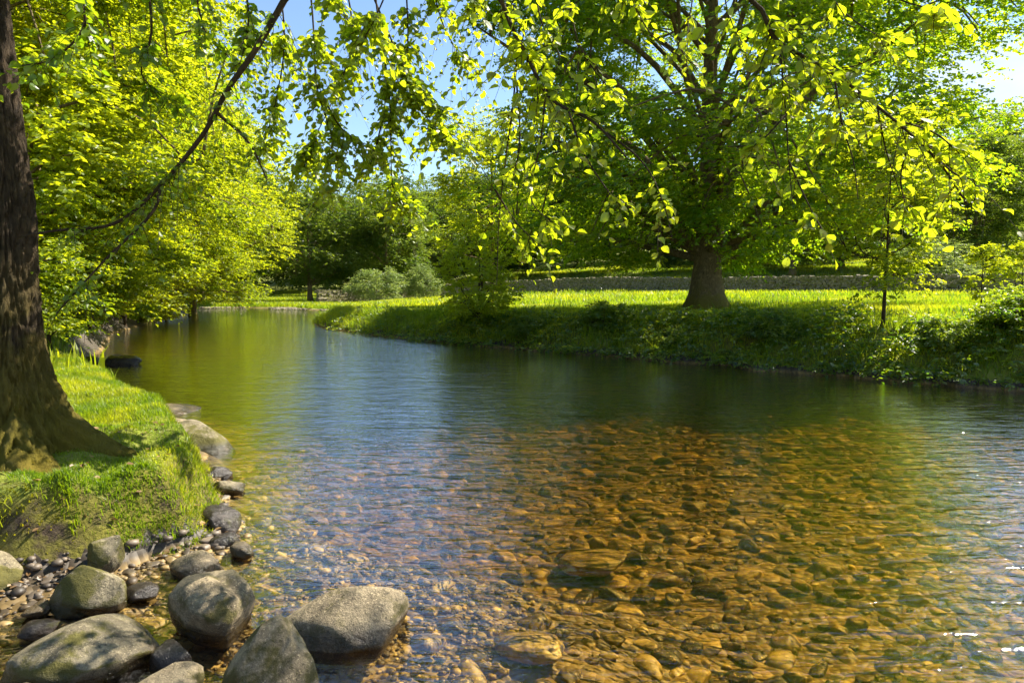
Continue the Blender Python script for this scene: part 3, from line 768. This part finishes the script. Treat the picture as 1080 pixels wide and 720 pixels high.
# shrub with upright sprays on the far bank and saplings
us = make_tree(33, 3.3, 1.35, .25, .04, 20, 84, 22, 7, .085, T_MID, crown_z=1.2, clump_r=.36, lobes=.35, flat=.9, up=1.4)
um = place_tree('bank_bush', us, M_painted_sun, M_twig, -1.0, 20.7, 'bright upright bush growing from the edge of the far bank, left of the big tree', 'shrub', rz=.5)
yt = make_tree(35, 9.4, 2.9, 2.2, .13, 26, 120, 27, 8, .13, T_MID, crown_z=5.2, clump_r=.8, lobes=.3)
ym = place_tree('young_tree', yt, M_left, M_bark2, -1.0, 33.5, 'young light green tree on the meadow behind the upright bush', group=None)
sp = make_tree(36, 4.4, 1.05, .75, .04, 22, 90, 20, 7, .08, T_MID, crown_z=2.2, clump_r=.32, lobes=.3)
spm = place_tree('sapling', sp, M_left, M_twig, 7.4, 13.6, 'tall slender sapling with bright leaves on the far bank right of the big tree', 'sapling', 'saplings on the far bank')
sp2 = make_tree(37, 1.75, .38, .35, .025, 12, 26, 16, 6, .07, T_MID, crown_z=1.05, clump_r=.17)
s2m = place_tree('sapling', sp2, M_left, M_twig, 11.6, 16.9, 'small thin sapling on the meadow, left one of the pair near the right edge', 'sapling', 'saplings on the far bank')
place_tree('sapling', sp2, M_left, M_twig, 12.8, 17.2, 'small thin sapling on the meadow, right one of the pair near the right edge', 'sapling', 'saplings on the far bank', 1.05, 2.0, s2m)
# dark bushes on the far bank
ub = make_tree(38, 1.15, .95, .1, .03, 12, 46, 30, 8, .075, T_MID, crown_z=.45, clump_r=.3, lobes=.35); ubm = None
ol = ['first', 'second', 'third', 'fourth', 'fifth', 'sixth', 'seventh', 'eighth', 'ninth', 'tenth']
spots = [(11.0, 10.5, .6), (8.9, 11.9, .75), (7.9, 12.3, .5), (5.6, 14.6, .62), (3.9, 16.0, .45), (2.4, 17.8, .6), (.5, 18.9, .5)]
for k, (x, y, s) in enumerate(spots):
    ubm = place_tree('bank_bush', ub, M_under, M_twig, x, y, ol[k] + ' low dark bush from the right edge on the far bank above the water', 'shrub', 'low bushes on the far bank', s, k * 1.7, ubm)

# trees at the far bend and behind the wall
ft = [make_tree(41, 13, 6.2, 2.0, .3, 28, 210, 34, 8, .24, crown_z=7.0, clump_r=1.35, lobes=.35),
      make_tree(42, 15, 5.4, 2.2, .32, 28, 210, 34, 8, .26, crown_z=7.5, clump_r=1.35, lobes=.4)]
fm = [None, None]
for k, (x, y, v_, s, rz, lab) in enumerate([
        (-19.5, 66, 0, .86, 0, 'broad dark tree behind the gravel at the far end of the river'),
        (-12.8, 70, 1, .80, 1, 'dark round tree in the middle of the group at the far bend'),
        (-27, 68, 1, .95, 2, 'dark tree at the far bend, leftmost and partly behind the leafy bank'),
        (-10.4, 84, 0, 1.0, 3, 'dark tree behind the pale willow bush at the far bend'),
        (27, 66, 0, 1.05, 4, 'tree at the foot of the wooded slope, right of the big tree'),
        (-24.5, 58.5, 1, .62, 2.5, 'dark tree behind the far shingle, half hidden by the last left bank tree'),
        (39, 58, 1, .80, 5, 'tall tree cut by the right edge above the stone wall'),
        (34.5, 72, 1, .98, .5, 'tree of the right slope rising behind the pale bush'),
        (50, 72, 0, 1.15, 1.5, 'highest tree of the right slope against the cloud')]):
    fm[v_] = place_tree('meadow_tree', ft[v_], M_wood, M_bark2, x, y, lab, group='trees at the edge of the far meadow', s=s, rz=rz, meshes=fm[v_])
wb = make_tree(45, 3.6, 2.8, .2, .06, 16, 80, 30, 9, .15, crown_z=1.5, clump_r=.7, lobes=.3)
wm = place_tree('willow_bush', wb, M_willow, M_twig, -12.0, 60.5, 'pale silvery green rounded bush in front of the dark trees at the far bend', 'shrub', 'pale bushes in the meadow', .86)
place_tree('willow_bush', wb, M_willow, M_twig, -8.2, 64, 'small pale round bush right of the larger one behind the far wall end', 'shrub', 'pale bushes in the meadow', .62, 2, wm, .9)
place_tree('willow_bush', wb, M_willow, M_twig, 30.5, 50, 'pale green bush behind the stone wall at the right', 'shrub', 'pale bushes in the meadow', 1.05, 4, wm, 1.0)

# the far woods: one mass
rw = np.random.default_rng(50); wd = Geo(); wt_ = Geo()
tmpl_tree = [make_tree(60 + k, 15 + 2 * k, 5.0, 1.5, .3, 10, 120, 18, 7, .40, crown_z=7.0, clump_r=1.6, lobes=.4) for k in range(3)]
def cat_geo(gg): return np.concatenate(gg.V), np.concatenate(gg.L), np.concatenate(gg.Z), np.concatenate(gg.T)
TT = [cat_geo(t[1]) for t in tmpl_tree]
allV, allL, allZ, allT = [], [], [], []; nb = 0
wp = []
for k in range(110):
    y = rw.uniform(96, 190); x = rw.uniform(-.55 * y, .95 * y)
    wp.append((x, y))
wp += [(x + rw.normal(0, 1), 88 + rw.normal(0, 3) - .35 * max(x, 0)) for x in np.arange(0, 42, 4.2)]
wp += [(-9 + k * 4.5, 97 + rw.normal(0, 2)) for k in range(4)]
for x, y in wp:
    V, Lp, Zp_, Tp = TT[rw.integers(3)]; s = rw.uniform(.75, 1.15); a = rw.uniform(0, 6.28)
    Vr = np.stack([(V[:, 0] * math.cos(a) - V[:, 1] * math.sin(a)) * s + x, (V[:, 0] * math.sin(a) + V[:, 1] * math.cos(a)) * s + y, V[:, 2] * s * rw.uniform(.8, 1.1) + hz(x, y)], -1)
    allV.append(Vr); allL.append(Lp + nb); allZ.append(Zp_); allT.append(np.clip(Tp + rw.normal(0, .12), 0, 1)); nb += len(V)
me = mesh_np('distant_wood', np.concatenate(allV), np.concatenate(allL), np.concatenate(allZ), np.concatenate(allT), False, M_far)
setp(link('distant_wood', me), 'dark mixed wood closing the view on the slope behind the meadow', 'wood', kind='stuff')

# ------------------------------------------------------------------ dry stone wall
wl = smooth_path([(-17.5, 61, 0), (-10, 68, 0), (0, 70, 0), (9, 65, 0), (16, 54, 0), (22, 44, 0), (29, 38, 0), (42, 34, 0), (60, 31, 0)], 240)
seg = np.linalg.norm(np.diff(wl, axis=0), axis=1); cum = np.concatenate([[0], np.cumsum(seg)]); tot = cum[-1]
cube = np.array([(x_, y_, z_) for z_ in (-.5, .5) for y_ in (-.5, .5) for x_ in (-.5, .5)])
cf = np.array([(0, 2, 3, 1), (4, 5, 7, 6), (0, 1, 5, 4), (2, 6, 7, 3), (0, 4, 6, 2), (1, 3, 7, 5)])
rwl = np.random.default_rng(77); wb_, cop = Geo(), Geo()
def stone_box(geo, s_, zc, L_, T_, H_):
    x_ = np.interp(s_, cum, wl[:, 0]); y_ = np.interp(s_, cum, wl[:, 1]); x2 = np.interp(s_ + .2, cum, wl[:, 0]); y2 = np.interp(s_ + .2, cum, wl[:, 1])
    a = math.atan2(y2 - y_, x2 - x_) + rwl.normal(0, .05)
    V = cube * (L_, T_, H_) * (1 + rwl.normal(0, .05, (8, 3))) + rwl.normal(0, .018, (8, 3)); V[:, 1] += rwl.normal(0, .02)
    V = np.stack([V[:, 0] * math.cos(a) - V[:, 1] * math.sin(a) + x_, V[:, 0] * math.sin(a) + V[:, 1] * math.cos(a) + y_, V[:, 2] + zc], -1); geo.add(V, cf)
gz = height(wl[:, 0], wl[:, 1]); gzf = lambda s_: float(np.interp(s_, cum, gz))
z_ = -.1
for row in range(7):
    H_ = .20 - .012 * row; s_ = rwl.uniform(0, .3)
    while s_ < tot - .5:
        L_ = rwl.uniform(.22, .62); stone_box(wb_, s_ + L_ / 2, gzf(s_) + z_ + H_ / 2, L_ * .95, .62 - .04 * row, H_ * .92); s_ += L_
    z_ += H_
s_ = 0
while s_ < tot - .5:
    L_ = rwl.uniform(.14, .34); H_ = rwl.uniform(.14, .26); stone_box(cop, s_ + L_ / 2, gzf(s_) + z_ + H_ / 2 - .01, L_ * .92, .42, H_); s_ += L_
e = empty('dry_stone_wall', (9, 65, hz(9, 65)), 'long dry stone wall crossing the meadow behind the big tree', 'wall')
for nm, gg in (('wall_courses', wb_), ('coping', cop)):
    me = gg.mesh(nm, M_wall); o = link(nm, me, parent=e); me.transform(__import__('mathutils').Matrix.Translation([-v for v in e.location]))

# ------------------------------------------------------------------ near tree: trunk, limbs, hanging leaves
ft_ = empty('riverside_tree', (TRUNK[0], TRUNK[1], 0), 'near tree on the grass bank with mossy flared trunk and branches hanging over the view', 'tree')
T0 = np.array([TRUNK[0], TRUNK[1], 0]); gz0 = hz(*TRUNK)
zs = np.concatenate([np.linspace(gz0 - .35, gz0 + 1.4, 110), np.linspace(gz0 + 1.4, 7.2, 190)[1:]]); hgt = zs - gz0
cx = -.01 + .05 * sst(.6, 2, hgt) + .02 * np.sin(hgt * 1.3); cyy = .03 * np.sin(hgt * 1.1 + 1)
rad = .27 * (1 - .05 * np.maximum(hgt, 0)) + .30 * np.exp(-np.maximum(hgt, 0) / .36) + .05 * np.exp(-np.maximum(hgt, 0) / 1.0)
# root spurs: angles measured in the a,b frame (a ~ +x)
spur = [(.05, 1.15, .20), (-.95, .95, .24), (-1.75, .55, .18), (-2.5, .6, .25), (2.6, .5, .3), (1.4, .6, .3), (-.45, .35, .12)]
def lob(th, p):
    hh_ = np.maximum(p[:, 2:3] - gz0, 0); o = np.ones((len(p), len(th))) * .90
    for q_, (a, k_, w_) in enumerate(spur):
        dth = np.angle(np.exp(1j * (th - a - .25 * np.sin(hh_ * 2.2 + q_))))
        o = o + k_ * np.exp(-(dth / w_) ** 2) * (np.exp(-hh_ / .22) * .62 + .15 * np.exp(-hh_ / .9))
    for q in range(len(p)):
        zz_ = p[q, 2]
        for r_, t in enumerate(th):
            cx0, sx0 = math.cos(t), math.sin(t)
            w0 = mnoise.noise(Vector((cx0 * 2, sx0 * 2, zz_ * 1.1))) * .10
            rg_ = abs(mnoise.noise(Vector((cx0 * 7 + w0 * 14, sx0 * 7, zz_ * 3.4)))); rg2 = abs(mnoise.noise(Vector((cx0 * 17, sx0 * 17 + w0 * 9, zz_ * 10))))
            o[q, r_] += w0 - (.10 * (1 - min(rg_ * 4.0, 1)) + .06 * (1 - min(rg2 * 3.0, 1))) * o[q, r_] ** 1.5 + .02 * mnoise.noise(Vector((cx0 * 30, sx0 * 30, zz_ * 16)))
    return o
g = Geo(); add_tube(g, np.column_stack([cx, cyy, zs]), rad, 260, 0, rng, lob)
link('trunk', g.mesh('trunk', M_bark, True), parent=ft_)

nl = Geo()
def A(px, py, d): return at(px, py, d)
top_t = T0 + (-.15, 0, 4.6)
limbs = []   # (control points, r0, r1)
def limb(pts, r0, r1, n_=26):
    pp = smooth_path(pts, n_); g = Geo(); add_tube(g, pp - T0, np.linspace(r0, r1, n_), 8, .03); link('branch', g.mesh('branch', M_twig, True), parent=ft_)
    return pp
# scaffold limbs over the top of the frame
L1 = limb([T0 + (-.15, 0, 4.2), (-2.6, 4.7, 5.0), (-1.3, 4.6, 5.3), (.2, 4.2, 5.1), (1.8, 3.9, 4.6), (3.1, 3.6, 4.1)], .085, .022, 40)
L2 = limb([T0 + (-.1, .1, 5.0), (-2.7, 5.3, 6.0), (-1.5, 5.9, 6.5), (-.2, 6.3, 6.3), (.9, 6.5, 5.9)], .08, .02, 40)
L3 = limb([T0 + (-.1, .1, 3.6), (-3.2, 5.6, 4.6), (-2.6, 6.6, 5.2), (-1.9, 7.4, 5.5)], .06, .015)
L4 = limb([T0 + (.02, -.1, 3.9), (-2.9, 4.3, 4.6), (-1.9, 3.9, 4.7), (-.6, 3.5, 4.4), (.6, 3.2, 4.0)], .06, .015)
# the long visible branch falling from upper right to the left
Bm = limb([(-1.35, 4.6, 5.25), A(318, -40, 4.6), A(300, 0, 4.6), A(268, 55, 4.6), A(240, 95, 4.6), A(212, 145, 4.6), A(165, 200, 4.6), A(120, 236, 4.6), A(60, 243, 4.5), A(20, 250, 4.4)], .027, .006, 46)
Bm2 = limb([A(228, 118, 4.6), A(262, 150, 4.7), A(282, 190, 4.8)], .014, .004, 14)
Bm3 = limb([A(170, 195, 4.6), A(160, 225, 4.5), A(110, 275, 4.4), A(60, 330, 4.3)], .012, .004, 14)
Br1 = limb([L1[24], A(520, -60, 3.9), A(533, 10, 3.8), A(556, 60, 3.7), A(582, 105, 3.6), A(625, 128, 3.5), A(660, 165, 3.4)], .017, .005, 30)
Br2 = limb([L1[33], A(790, -50, 3.5), A(806, 15, 3.4), A(822, 45, 3.4), A(870, 72, 3.3), A(925, 112, 3.3), A(985, 165, 3.2), A(1020, 215, 3.2)], .014, .004, 34)
shoots = []   # (path, density, leaf size, tone, droopiness)
def hang(pts, r0, dens, leaf, tone=.5, ln=.30, n_=18):
    pp = smooth_path(pts, n_); g = Geo(); add_tube(g, pp - T0, np.linspace(r0, .0022, n_), 5, .02); link('branch', g.mesh('branch', M_twig, True), parent=ft_)
    shoots.append((pp, dens, leaf, tone, ln)); return pp
for pp, de, lf, to in ((L1, 13, .075, .5), (L2, 30, .07, .5), (L3, 40, .07, .35), (L4, 40, .07, .4), (Bm, 14, .05, .25), (Bm2, 10, .05, .3), (Bm3, 12, .05, .4), (Br1, 17, .068, .8), (Br2, 15, .062, .8)):
    shoots.append((pp, de, lf, to, .35))
# hanging sprays: start (on limb), then screen-guided drop, depth in metres
for pts in [
    [(250, -60, 5.2), (262, 20, 5.2), (250, 80, 5.2)], [(150, -60, 5.0), (160, 30, 5.0), (150, 80, 5.1), (190, 110, 5.2)],
    [(60, -40, 4.2), (90, 20, 4.3), (60, 60, 4.3), (20, 70, 4.2)], [(200, -50, 5.2), (215, 30, 5.3), (240, 60, 5.4)]]:
    hang([A(*p) for p in pts], .012, 26, .07, .25)
for pts in [
    [(322, -60, 5.6), (330, 20, 5.6), (334, 90, 5.6), (350, 150, 5.7), (345, 200, 5.7)],
    [(355, -60, 6.0), (372, 30, 6.0), (362, 80, 6.0), (330, 150, 6.1), (310, 195, 6.1)],
    [(390, -60, 6.0), (400, 30, 5.9), (410, 90, 5.9), (412, 140, 6.0), (415, 200, 6.0), (432, 215, 6.0)],
    [(395, 0, 6.0), (420, 60, 5.9), (440, 110, 5.9), (470, 145, 5.8), (505, 170, 5.8)],
    [(425, -60, 6.2), (430, 20, 6.1), (432, 80, 6.0), (455, 110, 6.0), (480, 120, 5.9)],
    [(450, -60, 6.2), (462, 10, 6.2), (480, 50, 6.1), (500, 66, 6.1)],
    [(405, 120, 6.0), (395, 160, 6.0), (385, 190, 6.0)], [(340, 100, 5.6), (360, 135, 5.7), (395, 160, 5.8)],
    [(290, -50, 5.8), (300, 40, 5.9), (290, 110, 6.0), (275, 160, 6.0)],
    [(420, -40, 5.2), (400, 10, 5.2), (380, 50, 5.2)], [(345, -50, 5.2), (350, 0, 5.2), (385, 40, 5.2)]]:
    hang([A(*p) for p in pts], .009, 36, .074, .62, .30)
for q_, pts in enumerate([
    [(492, -60, 4.4), (500, 0, 4.4), (498, 30, 4.4)], [(545, 60, 3.7), (541, 110, 3.8), (533, 170, 3.9), (526, 235, 4.0), (524, 300, 4.0)],
    [(545, 90, 3.7), (548, 150, 3.8), (538, 200, 3.9)], [(575, 100, 3.6), (570, 150, 3.7), (560, 210, 3.8), (590, 240, 3.8)],
    [(640, 140, 3.5), (672, 165, 3.4), (690, 190, 3.3), (698, 212, 3.3)], [(600, 118, 3.5), (615, 160, 3.4), (640, 200, 3.4), (655, 218, 3.4)],
    [(590, -60, 3.8), (600, 0, 3.8), (612, 50, 3.7), (640, 90, 3.6), (660, 105, 3.6)], [(650, -60, 3.8), (665, -5, 3.8), (690, 40, 3.7), (735, 70, 3.6)],
    [(720, -60, 3.8), (730, 0, 3.8), (715, 50, 3.8)], [(560, -50, 4.0), (570, 20, 4.0), (590, 60, 4.0), (575, 90, 4.0)],
    [(522, 200, 4.0), (545, 235, 4.1), (572, 262, 4.1)]]):
    hang([A(*p) for p in pts], .006, 8 if q_ in (1, 2, 3) else 15, .060, .8, .22)
for pts in [
    [(822, 45, 3.4), (828, 110, 3.4), (832, 170, 3.4), (836, 215, 3.4)], [(830, 120, 3.4), (800, 150, 3.3), (768, 155, 3.3)],
    [(832, 170, 3.4), (850, 210, 3.4), (868, 245, 3.4)], [(870, 72, 3.3), (900, 70, 3.2), (925, 60, 3.1)], [(925, 112, 3.3), (935, 160, 3.3), (950, 205, 3.3)],
    [(940, 125, 3.3), (985, 140, 3.2), (1010, 160, 3.1), (1030, 170, 3.1)], [(985, 165, 3.2), (1010, 185, 3.1), (1032, 190, 3.1)],
    [(860, -50, 3.5), (880, 0, 3.4), (905, 25, 3.4), (930, 40, 3.3)], [(930, -50, 3.2), (945, -5, 3.1), (975, 8, 3.0), (1000, 15, 2.9)],
    [(770, -50, 3.6), (765, 0, 3.6), (780, 45, 3.6)], [(880, 80, 3.3), (888, 130, 3.3), (900, 170, 3.3), (905, 210, 3.3)],
    [(960, 145, 3.3), (950, 190, 3.4), (960, 230, 3.4)]]:
    hang([A(*p) for p in pts], .005, 14, .060, .8, .20)
tw = Geo(); lv = Geo()
for pp, dens, leaf, tone, ln in shoots:
    Ltot = np.linalg.norm(np.diff(pp, axis=0), axis=1).sum(); k = max(int(dens * Ltot * 1.15), 4)
    nc = max(int(k / 5), 2); u = np.clip(rng.uniform(.12, 1, nc)[rng.integers(0, nc, k)] + rng.normal(0, .018, k), .05, 1); idx = u * (len(pp) - 1); i0 = np.clip(idx.astype(int), 0, len(pp) - 2); f_ = (idx - i0)[:, None]
    O = pp[i0] * (1 - f_) + pp[i0 + 1] * f_; tg = unit(pp[i0 + 1] - pp[i0])
    D = unit(rng.normal(0, 1, (k, 3)) * (1, 1, .5)) + tg * .6 + (0, 0, -.25); L_ = rng.uniform(.4, 1.25, k) * ln
    K = 7; add_sprays(lv, O - T0, D, L_, K, leaf, np.clip(rng.normal(tone, .18, k), 0, 1), T_NEAR, .45, .55, rng, .8)
    Dn = unit(D)
    for q in range(k):
        t = np.linspace(0, 1, 4)[:, None]; cc = O[q] + Dn[q] * L_[q] * t; cc[:, 2] -= .45 * L_[q] * t[:, 0] ** 2
        add_tube(tw, cc - T0, np.linspace(.0028, .0010, 4), 3, 0, cap=False)
tl = link('twigs', tw.mesh('twigs', M_twig), parent=ft_)
# canopy of this tree above the frame; unseen clumps added sunward dapple the shore
O = []; 
for k in range(72):
    if k < 50: c = np.array([rng.uniform(-6.5, -.5), rng.uniform(2.5, 8.5), rng.uniform(5.4, 9)])
    else: zc = rng.uniform(5.0, 6.6); c = np.array([rng.uniform(-2.7, -.5) + .808 * zc, rng.uniform(2.3, 3.9) + .466 * zc, zc])
    O.append(c + rng.normal(0, .26, (24 if k < 50 else 8, 3)) * (1, 1, .5))
O = np.concatenate(O); up_ok = (O[:, 2] - CAM_Z) > .62 * np.maximum(O[:, 1], 0) + .1; O = O[up_ok]
add_sprays(lv, O - T0, rng.normal(0, 1, (len(O), 3)) * (1, 1, .3), rng.uniform(.25, .5, len(O)), 7, .085, np.clip(rng.normal(.4, .2, len(O)), 0, 1), T_MID)
for k in range(9):
    c = np.array([rng.uniform(-5.5, 0), rng.uniform(3, 8), rng.uniform(6, 8.5)]); pp = smooth_path([T0 + (-.2, 0, rng.uniform(4.5, 6.5)), (T0 + c) / 2 + (0, 0, 3.4), c], 14)
    g = Geo(); add_tube(g, pp - T0, np.linspace(.06, .012, 14), 6, .03); link('branch', g.mesh('branch', M_twig, True), parent=ft_)
link('crown', lv.mesh('crown', M_near), parent=ft_)
print('OBJ', len(COL.objects), 'POLY', sum(len(o.data.polygons) for o in COL.objects if o.type == 'MESH'))
